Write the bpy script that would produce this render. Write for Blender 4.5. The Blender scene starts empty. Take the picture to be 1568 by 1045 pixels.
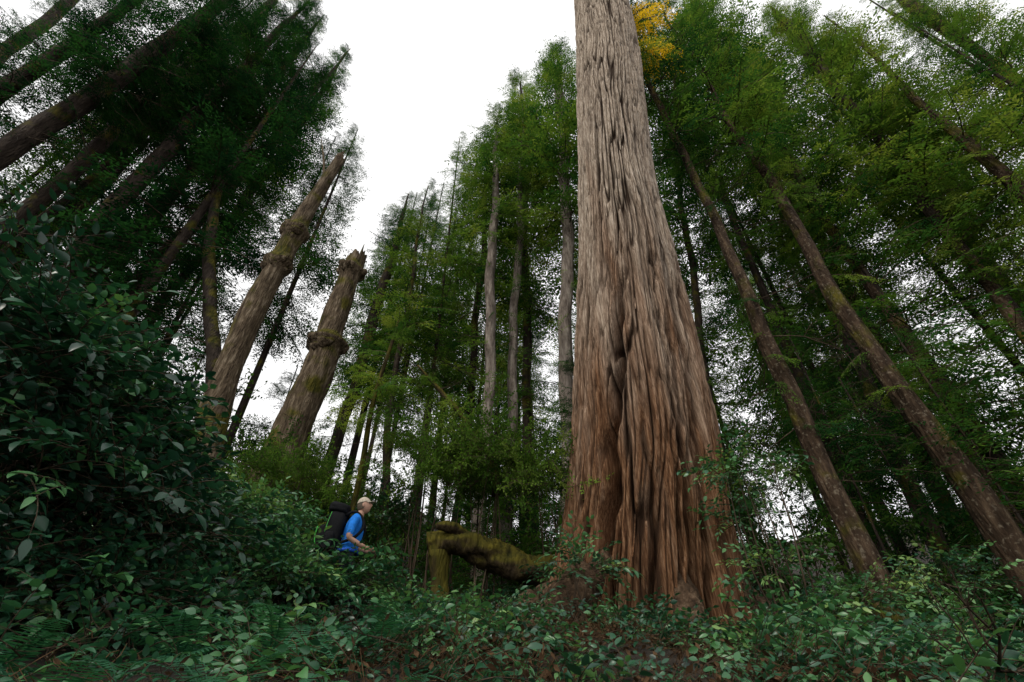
import bpy, bmesh, math, random
import numpy as np
from mathutils import Vector, Matrix, Euler
random.seed(7); rng=np.random.default_rng(7)
scene=bpy.context.scene
# ------------------------------------------------------------ camera
PITCH=math.radians(38); CP,SP=math.cos(PITCH),math.sin(PITCH); F=1568*16/36
cam=bpy.data.cameras.new('camera'); camo=bpy.data.objects.new('camera',cam)
scene.collection.objects.link(camo); cam.lens=16; cam.sensor_width=36
cam.clip_start=0.05; cam.clip_end=2000
camo.rotation_euler=(math.radians(90)+PITCH,0,0); scene.camera=camo
def P(px,py,s):
    u=(px-784)/F; v=(522.5-py)/F
    return np.array([u*s,(CP-v*SP)*s,(SP+v*CP)*s])
def PY(px,py,Y):
    v=(522.5-py)/F
    return P(px,py,Y/(CP-v*SP))
def depth(p): return p[...,1]*CP+p[...,2]*SP
def proj(p):
    p=np.asarray(p,float); d=depth(p); d=np.where(d<0.1,0.1,d)
    up=-p[...,1]*SP+p[...,2]*CP
    return 784+F*p[...,0]/d, 522.5-F*up/d
scene.view_settings.view_transform='Standard'; scene.view_settings.look='None'
scene.view_settings.exposure=0
# ------------------------------------------------------------ world + sun
D=Vector((-0.50,-0.62,0.80)).normalized()
w=bpy.data.worlds.new('World'); scene.world=w; w.use_nodes=True
nt=w.node_tree; nt.nodes.clear()
sky=nt.nodes.new('ShaderNodeTexSky'); sky.sky_type='NISHITA'; sky.sun_disc=False
sky.sun_elevation=math.asin(D.z); sky.sun_rotation=math.atan2(D.x,D.y)
mx=nt.nodes.new('ShaderNodeMix'); mx.data_type='RGBA'; mx.inputs[0].default_value=0.9
mx.inputs[7].default_value=(9.9,9.8,9.7,1)
bg=nt.nodes.new('ShaderNodeBackground'); bg.inputs[1].default_value=0.128
ow=nt.nodes.new('ShaderNodeOutputWorld')
nt.links.new(sky.outputs[0],mx.inputs[6]); nt.links.new(mx.outputs[2],bg.inputs[0]); nt.links.new(bg.outputs[0],ow.inputs[0])
sl=bpy.data.lights.new('sun','SUN'); sl.energy=1.5; sl.angle=math.radians(10); sl.color=(1,0.94,0.82)
so=bpy.data.objects.new('sun',sl); scene.collection.objects.link(so)
so.rotation_euler=D.to_track_quat('Z','Y').to_euler()
# ------------------------------------------------------------ materials
def mat(name):
    m=bpy.data.materials.new(name); m.use_nodes=True; t=m.node_tree; t.nodes.clear()
    return m,t
def N(t,ty,**k):
    n=t.nodes.new(ty)
    for a,b in k.items(): setattr(n,a,b)
    return n
def ramp(t,stops):
    r=N(t,'ShaderNodeValToRGB'); e=r.color_ramp.elements
    while len(e)<len(stops): e.new(0.5)
    for i,(p,c) in enumerate(stops): e[i].position=p; e[i].color=(*c,1)
    return r
def foliage_mat(name,stops,rough=0.6,trans=0.35,spec=0.3,jit=0.25,tcol=1.6,nsc=.9,nam=.5,gloss=True):
    m,t=mat(name); L=t.links
    at=N(t,'ShaderNodeAttribute',attribute_type='INSTANCER',attribute_name='tint')
    oi=N(t,'ShaderNodeObjectInfo')
    ns=N(t,'ShaderNodeTexNoise'); ns.inputs['Scale'].default_value=nsc; ns.inputs['Detail'].default_value=1
    ge=N(t,'ShaderNodeNewGeometry'); L.new(ge.outputs['Position'],ns.inputs['Vector'])
    m1=N(t,'ShaderNodeMath',operation='MULTIPLY_ADD'); L.new(oi.outputs['Random'],m1.inputs[0]); m1.inputs[1].default_value=jit; L.new(at.outputs['Fac'],m1.inputs[2])
    m2=N(t,'ShaderNodeMath',operation='MULTIPLY_ADD'); L.new(ns.outputs[0],m2.inputs[0]); m2.inputs[1].default_value=nam; L.new(m1.outputs[0],m2.inputs[2])
    m3=N(t,'ShaderNodeMath',operation='SUBTRACT'); L.new(m2.outputs[0],m3.inputs[0]); m3.inputs[1].default_value=nam/2+jit/2
    r=ramp(t,stops); L.new(m3.outputs[0],r.inputs[0])
    if gloss:
        p=N(t,'ShaderNodeBsdfPrincipled'); L.new(r.outputs[0],p.inputs['Base Color'])
        p.inputs['Roughness'].default_value=rough; p.inputs['Specular IOR Level'].default_value=spec
    else:
        p=N(t,'ShaderNodeBsdfDiffuse'); L.new(r.outputs[0],p.inputs['Color'])
    tr=N(t,'ShaderNodeBsdfTranslucent')
    ml=N(t,'ShaderNodeVectorMath',operation='MULTIPLY'); L.new(r.outputs[0],ml.inputs[0]); ml.inputs[1].default_value=(tcol,tcol,tcol*0.6)
    L.new(ml.outputs[0],tr.inputs[0])
    x=N(t,'ShaderNodeMixShader'); x.inputs[0].default_value=trans
    L.new(p.outputs[0],x.inputs[1]); L.new(tr.outputs[0],x.inputs[2])
    o=N(t,'ShaderNodeOutputMaterial'); L.new(x.outputs[0],o.inputs[0]); return m
M_needle=foliage_mat('conifer_foliage',[(0,(.006,.026,.013)),(.3,(.022,.08,.02)),(.6,(.105,.195,.032)),(.99,(.29,.33,.065)),(1,(.7,.46,.03))],trans=0.38,nam=.85,nsc=.9,gloss=False)
M_salal=foliage_mat('salal_leaf',[(0,(.006,.034,.02)),(.4,(.024,.10,.046)),(.7,(.08,.22,.07)),(1,(.22,.33,.09))],rough=0.36,trans=0.2,spec=0.55,jit=0.5)
M_fern=foliage_mat('fern_leaf',[(0,(.025,.11,.055)),(.5,(.055,.2,.09)),(1,(.14,.3,.1))],rough=0.5,trans=0.3,jit=0.3)
M_huck=foliage_mat('huckleberry_leaf',[(0,(.02,.06,.012)),(.5,(.07,.15,.022)),(1,(.2,.28,.05))],trans=0.35,jit=0.4,gloss=False)
def bark_mat(name,c1,c2,c3,zs=0.25,scale=6,bump=0.6,moss=0.0,fleck=0.0,mc=((.025,.03,.005),(.12,.1,.015))):
    m,t=mat(name); L=t.links
    tc=N(t,'ShaderNodeNewGeometry')
    mp=N(t,'ShaderNodeMapping'); mp.inputs['Scale'].default_value=(1,1,zs); L.new(tc.outputs['Position'],mp.inputs[0])
    n1=N(t,'ShaderNodeTexNoise'); n1.inputs['Scale'].default_value=scale; n1.inputs['Detail'].default_value=8; n1.inputs['Roughness'].default_value=.65; L.new(mp.outputs[0],n1.inputs[0])
    n2=N(t,'ShaderNodeTexNoise'); n2.inputs['Scale'].default_value=1.3; n2.inputs['Detail'].default_value=4; L.new(tc.outputs['Position'],n2.inputs[0])
    v=N(t,'ShaderNodeTexVoronoi',feature='DISTANCE_TO_EDGE'); v.inputs['Scale'].default_value=scale*1.6; L.new(mp.outputs[0],v.inputs[0])
    r=ramp(t,[(.3,c1),(.52,c2),(.72,c3)]); L.new(n1.outputs[0],r.inputs[0])
    out=r.outputs[0]
    if moss>0:
        nz=N(t,'ShaderNodeSeparateXYZ'); L.new(tc.outputs['Normal'],nz.inputs[0])
        a=N(t,'ShaderNodeMath',operation='MULTIPLY_ADD'); L.new(nz.outputs[2],a.inputs[0]); a.inputs[1].default_value=.35; L.new(n2.outputs[0],a.inputs[2])
        rm=ramp(t,[(.62-moss*.25,(0,0,0)),(.72-moss*.2,(1,1,1))]); L.new(a.outputs[0],rm.inputs[0])
        rc=ramp(t,[(.35,mc[0]),(.65,mc[1])]); L.new(n1.outputs[0],rc.inputs[0])
        x=N(t,'ShaderNodeMix',data_type='RGBA'); L.new(rm.outputs[0],x.inputs[0]); L.new(out,x.inputs[6]); L.new(rc.outputs[0],x.inputs[7]); out=x.outputs[2]
    if fleck>0:
        n3=N(t,'ShaderNodeTexNoise'); n3.inputs['Scale'].default_value=14; n3.inputs['Detail'].default_value=5; L.new(tc.outputs['Position'],n3.inputs[0])
        rf=ramp(t,[(.56,(0,0,0)),(.7,(fleck,fleck,fleck))]); L.new(n3.outputs[0],rf.inputs[0])
        x=N(t,'ShaderNodeMix',data_type='RGBA'); L.new(rf.outputs[0],x.inputs[0]); L.new(out,x.inputs[6]); x.inputs[7].default_value=(.26,.22,.16,1); out=x.outputs[2]
    p=N(t,'ShaderNodeBsdfPrincipled'); L.new(out,p.inputs['Base Color']); p.inputs['Roughness'].default_value=.9; p.inputs['Specular IOR Level'].default_value=.15
    ad=N(t,'ShaderNodeMath',operation='MULTIPLY_ADD'); L.new(v.outputs[0],ad.inputs[0]); ad.inputs[1].default_value=1.2; L.new(n1.outputs[0],ad.inputs[2])
    b=N(t,'ShaderNodeBump'); b.inputs['Strength'].default_value=bump; b.inputs['Distance'].default_value=.06; L.new(ad.outputs[0],b.inputs['Height']); L.new(b.outputs[0],p.inputs['Normal'])
    o=N(t,'ShaderNodeOutputMaterial'); L.new(p.outputs[0],o.inputs[0]); return m
M_hemdark=bark_mat('hemlock_bark_dark',(.012,.008,.006),(.035,.026,.02),(.085,.065,.05),moss=.3,bump=.9)
M_hembrown=bark_mat('hemlock_bark_brown',(.012,.007,.004),(.05,.032,.02),(.14,.095,.06),fleck=.5,moss=.35,bump=1)
M_hemgrey=bark_mat('fir_bark_grey',(.05,.038,.03),(.2,.165,.14),(.4,.36,.3),fleck=.4)
M_snag=bark_mat('snag_wood',(.025,.016,.01),(.11,.08,.05),(.3,.24,.17),zs=.18,scale=9,bump=1,moss=.4)
M_moss=bark_mat('mossy_wood',(.015,.01,.006),(.04,.028,.013),(.08,.06,.022),moss=.8,bump=1,mc=((.018,.02,.004),(.12,.10,.014)))
M_root=bark_mat('cedar_root_bark',(.02,.012,.008),(.08,.05,.03),(.19,.13,.085),zs=.8,scale=7,bump=1)
M_twig=bark_mat('twig_bark',(.02,.014,.009),(.06,.042,.028),(.13,.1,.07),bump=.2)
def plain(name,c,rough=.7,spec=.3,nscale=40,var=.25,bump=.15):
    m,t=mat(name); L=t.links
    n=N(t,'ShaderNodeTexNoise'); n.inputs['Scale'].default_value=nscale; n.inputs['Detail'].default_value=4
    tc=N(t,'ShaderNodeTexCoord'); L.new(tc.outputs['Object'],n.inputs[0])
    r=ramp(t,[(.3,tuple(k*(1-var) for k in c)),(.7,tuple(min(1,k*(1+var)) for k in c))]); L.new(n.outputs[0],r.inputs[0])
    p=N(t,'ShaderNodeBsdfPrincipled'); L.new(r.outputs[0],p.inputs['Base Color']); p.inputs['Roughness'].default_value=rough; p.inputs['Specular IOR Level'].default_value=spec
    b=N(t,'ShaderNodeBump'); b.inputs['Strength'].default_value=bump; b.inputs['Distance'].default_value=.01; L.new(n.outputs[0],b.inputs['Height']); L.new(b.outputs[0],p.inputs['Normal'])
    o=N(t,'ShaderNodeOutputMaterial'); L.new(p.outputs[0],o.inputs[0]); return m
# ------------------------------------------------------------ mesh helpers
class MB:
    def __init__(s): s.v=[]; s.f=[]; s.m=[]; s.n=0
    def add(s,v,f,m=0):
        v=np.asarray(v,float).reshape(-1,3); s.v.append(v)
        for a in f: s.f.append(tuple(int(i)+s.n for i in a)); s.m.append(m)
        s.n+=len(v)
    def mesh(s,name,mats,smooth=False):
        me=bpy.data.meshes.new(name)
        me.from_pydata(np.concatenate(s.v).tolist(),[],s.f)
        for k in mats: me.materials.append(k)
        me.polygons.foreach_set('material_index',np.array(s.m,dtype=np.int32))
        if smooth: me.polygons.foreach_set('use_smooth',np.ones(len(s.f),dtype=bool))
        me.update(); return me
def quadmesh(name,V,Q,mi,mats,smooth=False):
    me=bpy.data.meshes.new(name); me.vertices.add(len(V)); me.vertices.foreach_set('co',np.ascontiguousarray(V,dtype=np.float32).ravel())
    me.loops.add(Q.size); me.loops.foreach_set('vertex_index',Q.ravel().astype(np.int32)); me.polygons.add(len(Q)); me.polygons.foreach_set('loop_start',(np.arange(len(Q))*4).astype(np.int32))
    for k in mats: me.materials.append(k)
    if mi is not None: me.polygons.foreach_set('material_index',mi.astype(np.int32))
    me.polygons.foreach_set('use_smooth',np.full(len(Q),smooth,bool)); me.update(calc_edges=True); return me
def link(name,data,parent=None,coll=None):
    o=bpy.data.objects.new(name,data); (coll or scene.collection).objects.link(o)
    if parent: o.parent=parent
    return o
def empty(name,loc=(0,0,0)):
    e=bpy.data.objects.new(name,None); scene.collection.objects.link(e); e.empty_display_size=.3; return e
def unit(v): v=np.asarray(v,float); return v/(np.linalg.norm(v)+1e-9)
def tube(pts,rad,ns=10,caps=True,rough=0.0,seed=0):
    pts=np.asarray(pts,float); rad=np.asarray(rad,float); n=len(pts)
    r=np.random.default_rng(seed)
    ph=r.uniform(0,6.28,6)
    V=[];ref=np.array([1.0,0.13,0.07]);
    for i in range(n):
        tg=unit(pts[min(i+1,n-1)]-pts[max(i-1,0)])
        if abs(np.dot(tg,ref))>.95: ref=np.array([0.1,1,.2])
        a=unit(np.cross(tg,ref)); b=np.cross(tg,a); 
        th=np.arange(ns)/ns*2*np.pi
        k=1+rough*(np.sin(2*th+ph[0]+i*.21)+.7*np.sin(3*th+ph[1]-i*.33)+.5*np.sin(5*th+ph[2]+i*.5)+r.normal(0,.35,ns))*.4 if rough else np.ones(ns)
        V.append(pts[i]+rad[i]*k[:,None]*(np.cos(th)[:,None]*a+np.sin(th)[:,None]*b))
    V=np.concatenate(V); Fc=[]
    for i in range(n-1):
        for j in range(ns):
            j2=(j+1)%ns; Fc.append((i*ns+j,i*ns+j2,(i+1)*ns+j2,(i+1)*ns+j))
    if caps: Fc.append(tuple(range(ns))[::-1]); Fc.append(tuple(range((n-1)*ns,n*ns)))
    return V,Fc
def resample(pts,vals,n):
    pts=np.asarray(pts,float); vals=np.asarray(vals,float)
    d=np.r_[0,np.cumsum(np.linalg.norm(np.diff(pts,axis=0),axis=1))]
    t=np.linspace(0,d[-1],n)
    A=np.c_[pts,vals]; m=np.gradient(A,d,axis=0) if len(d)>2 else np.repeat((A[1]-A[0])[None]/d[-1],2,0)
    k=np.clip(np.searchsorted(d,t,side='right')-1,0,len(d)-2); h=(d[k+1]-d[k]); s=((t-d[k])/h)[:,None]; h=h[:,None]
    R=(2*s**3-3*s**2+1)*A[k]+(s**3-2*s**2+s)*h*m[k]+(-2*s**3+3*s**2)*A[k+1]+(s**3-s**2)*h*m[k+1]
    return R[:,:3],R[:,3]
# ------------------------------------------------------------ terrain
def sm(x,a): return 0.5*(x+np.sqrt(x*x+a*a))
_h=np.random.default_rng(3).uniform(0,6.28,12)
def H(x,y):
    x=np.asarray(x,float); y=np.asarray(y,float)
    yy=np.clip(y,-8,10)*.2+.12*np.clip(y-10,0,10)+.32*np.clip(y-20,0,40)  # far slope raised to block horizon light, a dark backdrop behind the trees
    L=.45*np.clip(sm(-x-2.7,.6),0,10)
    R=-.15*np.clip(sm(x-4,.8),0,12)+.18*np.clip(x-22,0,40)
    b=.10*np.sin(x*1.3+_h[0])*np.sin(y*1.1+_h[1])+.05*np.sin(x*2.9+_h[2]+y)+.04*np.sin(y*3.7+_h[3]-x*1.7)
    dip=-.45*np.exp(-((x-3.4)**2+(y-6.9)**2)/3.5)
    return -.75+yy+L+R+b+dip
g1=np.concatenate([-np.geomspace(500,25,14),np.arange(-24.5,24.6,.28),np.geomspace(25,500,14)])
g2=np.concatenate([-np.geomspace(500,12,10),np.arange(-11.7,30,.28),np.geomspace(30.5,500,20)])
X,Yg=np.meshgrid(g1,g2); Z=H(X,Yg)+rng.normal(0,.012,X.shape)
V=np.c_[X.ravel(),Yg.ravel(),Z.ravel()]; nx=len(g1)
Fc=[(j*nx+i,j*nx+i+1,(j+1)*nx+i+1,(j+1)*nx+i) for j in range(len(g2)-1) for i in range(nx-1)]
m,t=mat('forest_floor'); L=t.links
ge=N(t,'ShaderNodeNewGeometry'); n1=N(t,'ShaderNodeTexNoise'); n1.inputs['Scale'].default_value=9; n1.inputs['Detail'].default_value=10; n1.inputs['Roughness'].default_value=.75
L.new(ge.outputs['Position'],n1.inputs[0]); r=ramp(t,[(.35,(.010,.008,.005)),(.5,(.025,.017,.010)),(.68,(.065,.043,.024))]); L.new(n1.outputs[0],r.inputs[0])
p=N(t,'ShaderNodeBsdfPrincipled'); L.new(r.outputs[0],p.inputs['Base Color']); p.inputs['Roughness'].default_value=.95
b=N(t,'ShaderNodeBump'); b.inputs['Strength'].default_value=1; b.inputs['Distance'].default_value=.05; L.new(n1.outputs[0],b.inputs['Height']); L.new(b.outputs[0],p.inputs['Normal'])
o=N(t,'ShaderNodeOutputMaterial'); L.new(p.outputs[0],o.inputs[0])
mb=MB(); mb.add(V,Fc); link('ground',mb.mesh('ground',[m],True))
# ------------------------------------------------------------ prototypes
def newcoll(n): return bpy.data.collections.new(n)
def leaflet(mb,p,d,s,l,wd,m=0):
    mb.add([p,p+d*l*.45+s*wd,p+d*l,p+d*l*.45-s*wd],[(0,1,2,3)],m)
def spray(mb,o,d,s,u,Ln,r,ntw,droop,st=.019,lw=1.0):
    pts=[];k=8; w0=r.uniform(0,6)
    for i in range(k+1):
        t=i/k; pts.append(o+d*Ln*t+u*Ln*(.10*t-droop*t*t)+s*Ln*.04*math.sin(t*4+w0)*t)
    pts=np.array(pts)
    V,Fc=tube(pts,np.linspace(.009,.0015,k+1)*max(Ln,.35),3,False); mb.add(V,Fc,1)
    for i in range(ntw):
        t=.10+.9*(i+r.uniform(0,.7))/ntw
        x=t*k; a=int(min(x,k-1)); p0=pts[a]+(pts[a+1]-pts[a])*(x-a); tg=unit(pts[a+1]-pts[a])
        for sg in (-1,1):
            if r.random()<.16: continue
            l=Ln*.36*(math.sin(min(1,t*1.15+.18)*math.pi)**.6*.9+.14)*r.uniform(.45,1.2)
            an=math.radians(r.uniform(40,75)); td=unit(math.cos(an)*tg+math.sin(an)*s*sg+u*r.uniform(-.55,.15))
            tn=unit(np.cross(td,u)); q=0.02; j=0; sag=r.uniform(.5,1.8)
            while q<l:
                c=p0+td*q-u*(q*q*sag)
                sd=1 if j%2 else -1
                dd=unit(td*.75+tn*sd*r.uniform(.5,1.0)+u*r.uniform(-.5,.2))
                sv=unit(np.cross(dd,u+tn*r.uniform(-.8,.8)))
                leaflet(mb,c,dd,sv,.048*lw*r.uniform(.6,1.3),.0085*lw*r.uniform(.7,1.3))
                q+=st; j+=1
def make_bough(i,lv):
    r=np.random.default_rng((150 if lv else 100)+i); mb=MB()
    d=np.array([1.,0,0]);s=np.array([0,1.,0]);u=np.array([0,0,1.])
    dr=[.25,.12,.35,.2,.3][i%5]; st,lw,n1_,n2_=[(.021,1.15,15,8),(.025,1.2,13,7),(.03,1.35,11,6)][lv]
    spray(mb,np.zeros(3),d,s,u,1.0,r,n1_,dr,st,lw)
    for t,sg in ((.22,1),(.32,-1),(.46,1),(.58,-1),(.7,1)):
        if r.random()<.2: continue
        a=math.radians(r.uniform(38,60)); dd=unit(math.cos(a)*d+math.sin(a)*s*sg+u*r.uniform(-.45,.1)); ss=unit(np.cross(u,dd)); uu=np.cross(dd,ss)
        spray(mb,np.array([t,0,.1*t-dr*t*t]),dd,ss,uu,r.uniform(.36,.56)*(1.1-t*.5),r,n2_,.3,st,lw)
    return mb
C_bough=newcoll('bough_protos')
for i in range(4): link('bough_%d'%i,make_bough(i,0).mesh('bough',[M_needle,M_twig]),coll=C_bough)
PROTO={}
for lv in (1,2):
    PROTO[lv]=[]
    for i in range(4):
        q=make_bough(i,lv); PROTO[lv].append((np.concatenate(q.v),np.array(q.f,dtype=np.int64),np.array(q.m)))
def eulmat(rx,ry,rz):
    cx,sx,cy,sy,cz,sz=math.cos(rx),math.sin(rx),math.cos(ry),math.sin(ry),math.cos(rz),math.sin(rz)
    return np.array([[cy*cz,sx*sy*cz-cx*sz,cx*sy*cz+sx*sz],[cy*sz,sx*sy*sz+cx*cz,cx*sy*sz-sx*cz],[-sy,sx*cy,cx*cy]])
def merged(name,pts,rot,scl,lv,seed):
    r=np.random.default_rng(seed); VV=[];FF=[];MM=[];off=0
    for p_,ro,sc in zip(pts,rot,scl):
        co,fc,mi=PROTO[lv][r.integers(0,4)]
        VV.append((co*sc)@eulmat(*ro).T+p_); FF.append(fc+off); MM.append(mi); off+=len(co)
    return quadmesh(name,np.concatenate(VV),np.concatenate(FF),np.concatenate(MM),[M_needle,M_twig])
def merged_crown(name,Ht,t0,rmax,n,seed,taper=.75,minr=.5):
    r=np.random.default_rng(seed); tt=r.uniform(0,1,n); z=Ht*(t0+(1-t0)*tt); az=r.uniform(0,6.283,n)
    sc=(1-tt)**taper*np.clip(.45+tt*3,0,1)*rmax*r.uniform(.5,1.2,n)+minr
    el=np.radians(-18+42*tt+r.normal(0,14,n))
    return merged(name,np.c_[0*z,0*z,z],np.c_[r.normal(0,.4,n),-el,az],sc,2,seed)
C_crown=newcoll('crown_protos')
for i in range(4): link('crown_%d'%i,merged_crown('crown',1*30,[.12,.25,.18,.32][i],[3.3,3.0,3.6,3.2][i],125,900+i),coll=C_crown)
C_sap=newcoll('sapling_protos')
for i in range(3): link('sap_%d'%i,merged_crown('sapling_crown',8,.04,1.9,60,950+i),coll=C_sap)
def make_dead(i):
    r=np.random.default_rng(200+i); mb=MB()
    def rec(o,d,l,rad,lv):
        pts=[o];dd=d.copy()
        for k in range(6):
            dd=unit(dd+r.normal(0,.12,3)+np.array([0,0,-.06])); pts.append(pts[-1]+dd*l/6)
        V,Fc=tube(pts,np.linspace(rad,rad*.25,7),4,False); mb.add(V,Fc,0)
        if lv<2:
            for k in range(r.integers(4,8)):
                a=r.integers(1,6); rec(pts[a],unit(dd+r.normal(0,.65,3)),l*r.uniform(.25,.5),rad*.45,lv+1)
    rec(np.zeros(3),np.array([1.,0,0]),1,.011,0)
    return mb.mesh('dead_limb',[M_twig])
C_dead=newcoll('dead_protos')
for i in range(3): link('dead_%d'%i,make_dead(i),coll=C_dead)
def broadleaf(mb,p,d,s,n,l,wd,curl,m=0):
    ts=[0,.22,.5,.8,1]; ws=[.06,.8,1,.55,.0]; V=[]
    for t,w_ in zip(ts,ws):
        c=p+d*l*t-n*curl*l*t*t
        V+= [c+s*wd*w_+n*wd*w_*.3,c,c-s*wd*w_+n*wd*w_*.3]
    Fc=[]
    for i in range(4):
        a=i*3; Fc+=[(a,a+1,a+4,a+3),(a+1,a+2,a+5,a+4)]
    mb.add(V,Fc,m)
def make_salal(i):
    r=np.random.default_rng(300+i); mb=MB(); u=np.array([0,0,1.])
    for b in range(2):
        az=r.uniform(-.5,.5)+(b*.9); d=np.array([math.cos(az),math.sin(az),r.uniform(.1,.5)]); d=unit(d)
        pts=[np.zeros(3)]
        for k in range(9):
            d=unit(d+np.array([0,0,-.09])+r.normal(0,.07,3)); pts.append(pts[-1]+d*.055)
        V,Fc=tube(pts,np.linspace(.0045,.0018,10),4,False); mb.add(V,Fc,1)
        for k in range(1,10):
            tg=unit(pts[min(k,9)]-pts[k-1]); sg=1 if k%2 else -1
            sd=unit(np.cross(u,tg)); ld=unit(tg*r.uniform(.3,.9)+sd*sg*r.uniform(.7,1.1)+u*r.uniform(-.4,.35))
            if k==9: ld=unit(tg+u*r.uniform(-.2,.2))
            nn=unit(u+r.normal(0,.4,3)); s_=unit(np.cross(nn,ld)); nn=np.cross(ld,s_)
            broadleaf(mb,pts[k],ld,s_,nn,r.uniform(.05,.105),r.uniform(.014,.026),r.uniform(0,.4))
    return mb.mesh('salal_sprig',[M_salal,M_twig],True)
C_salal=newcoll('salal_protos')
for i in range(6): link('salal_%d'%i,make_salal(i),coll=C_salal)
def make_huck(i):
    r=np.random.default_rng(400+i); mb=MB(); u=np.array([0,0,1.])
    def rec(o,d,l,lv):
        pts=[o]
        for k in range(6):
            d=unit(d+r.normal(0,.15,3)); pts.append(pts[-1]+d*l/6)
        V,Fc=tube(pts,np.linspace(.005,.0015,7)*(1-.3*lv),3,False); mb.add(V,Fc,1)
        if lv<2:
            for k in range(1,7):
                rec(pts[k],unit(d*.6+r.normal(0,.5,3)),l*.5,lv+1)
        if lv>0:
            for k in range(1,7):
                for q in range(1 if lv==2 else 2):
                    ld=unit(r.normal(0,1,3)+d*.5); nn=unit(u+r.normal(0,.5,3)); s_=unit(np.cross(nn,ld))
                    leaflet(mb,pts[k],ld,s_,r.uniform(.025,.045),r.uniform(.008,.013))
    rec(np.zeros(3),unit([1,0,.3]),.5,0)
    return mb.mesh('huckleberry_sprig',[M_huck,M_twig])
C_huck=newcoll('huck_protos')
for i in range(3): link('huck_%d'%i,make_huck(i),coll=C_huck)
def make_fern(i):
    r=np.random.default_rng(500+i); mb=MB(); u=np.array([0,0,1.])
    nf=13
    for f in range(nf):
        az=f/nf*6.283+r.uniform(-.2,.2); el=math.radians(r.uniform(35,72)); Lf=r.uniform(.75,1.1)
        h=np.array([math.cos(az),math.sin(az),0]); pts=[np.zeros(3)]; e=el
        for k in range(34):
            e-=math.radians(r.uniform(2.2,3.4)); pts.append(pts[-1]+(h*math.cos(e)+u*math.sin(e))*Lf/34)
        pts=np.array(pts)
        V,Fc=tube(pts,np.linspace(.006,.001,35),3,False); mb.add(V,Fc,0)
        sd=np.cross(u,h)
        for k in range(4,34):
            t=k/34; l=.12*math.sin(min(1,t*.85+.25)*math.pi)**.7*Lf
            tg=unit(pts[k+1]-pts[k-1])
            for sg in (-1,1):
                ld=unit(sd*sg+tg*.35-u*.15+r.normal(0,.06,3)); s_=tg
                mb.add([pts[k]-s_*.006,pts[k]+s_*.009,pts[k]+ld*l*.6+s_*.007,pts[k]+ld*l,pts[k]+ld*l*.6-s_*.006],[(0,1,2,3,4)],0)
    return mb.mesh('fern',[M_fern])
C_fern=newcoll('fern_protos')
for i in range(3): link('fern_%d'%i,make_fern(i),coll=C_fern)
M_litter=plain('litter',(.075,.043,.022),.9,.1,30,.6)
def make_litter(i):
    r=np.random.default_rng(600+i); mb=MB()
    for k in range(26):
        o=np.array([*r.normal(0,.14,2),r.uniform(0,.03)]); a=r.uniform(0,6.28); d=np.array([math.cos(a),math.sin(a),r.uniform(-.15,.25)])
        l=r.uniform(.03,.16); V,Fc=tube([o,o+d*l*.5+r.normal(0,.008,3),o+d*l],[.002,.002,.001],3,False); mb.add(V,Fc,0)
    for k in range(14):
        o=np.array([*r.normal(0,.16,2),.015]); a=r.uniform(0,6.28); d=np.array([math.cos(a),math.sin(a),r.uniform(-.2,.3)]); s_=unit(np.cross(d,[0,0,1])+r.normal(0,.2,3))
        leaflet(mb,o,d,s_,.05,.014,0)
    return mb.mesh('litter',[M_litter])
C_lit=newcoll('litter_protos')
for i in range(3): link('litter_%d'%i,make_litter(i),coll=C_lit)
# ------------------------------------------------------------ instancer
_ng={}
def group(coll):
    if coll.name in _ng: return _ng[coll.name]
    g=bpy.data.node_groups.new('scatter_'+coll.name,'GeometryNodeTree')
    g.interface.new_socket('Geometry',in_out='INPUT',socket_type='NodeSocketGeometry')
    g.interface.new_socket('Geometry',in_out='OUTPUT',socket_type='NodeSocketGeometry')
    gi=g.nodes.new('NodeGroupInput'); go=g.nodes.new('NodeGroupOutput')
    ip=g.nodes.new('GeometryNodeInstanceOnPoints'); ci=g.nodes.new('GeometryNodeCollectionInfo')
    ci.inputs['Collection'].default_value=coll; ci.inputs['Separate Children'].default_value=True; ci.inputs['Reset Children'].default_value=True
    def na(n,ty):
        a=g.nodes.new('GeometryNodeInputNamedAttribute'); a.data_type=ty; a.inputs['Name'].default_value=n; return a.outputs[0]
    er=g.nodes.new('FunctionNodeEulerToRotation')
    l=g.links; l.new(gi.outputs[0],ip.inputs['Points']); l.new(ci.outputs[0],ip.inputs['Instance'])
    ip.inputs['Pick Instance'].default_value=True
    l.new(na('idx','INT'),ip.inputs['Instance Index']); l.new(na('rot','FLOAT_VECTOR'),er.inputs[0]); l.new(er.outputs[0],ip.inputs['Rotation'])
    l.new(na('scl','FLOAT_VECTOR'),ip.inputs['Scale']); l.new(ip.outputs[0],go.inputs[0])
    _ng[coll.name]=g; return g
def scatter(name,coll,pts,rot,scl,tint,parent=None):
    pts=np.asarray(pts,float); n=len(pts)
    if n==0: return None
    me=bpy.data.meshes.new(name); me.vertices.add(n); me.vertices.foreach_set('co',pts.ravel())
    a=me.attributes.new('rot','FLOAT_VECTOR','POINT'); a.data.foreach_set('vector',np.asarray(rot,float).ravel())
    s=np.asarray(scl,float); s=np.repeat(s[:,None],3,1) if s.ndim==1 else s
    a=me.attributes.new('scl','FLOAT_VECTOR','POINT'); a.data.foreach_set('vector',s.ravel())
    a=me.attributes.new('idx','INT','POINT'); a.data.foreach_set('value',rng.integers(0,len(coll.objects),n).astype(np.int32))
    a=me.attributes.new('tint','FLOAT','POINT'); a.data.foreach_set('value',np.broadcast_to(np.asarray(tint,float),(n,)).copy())
    o=link(name,me,parent); md=o.modifiers.new('scatter','NODES'); md.node_group=group(coll); return o
NT=0
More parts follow.
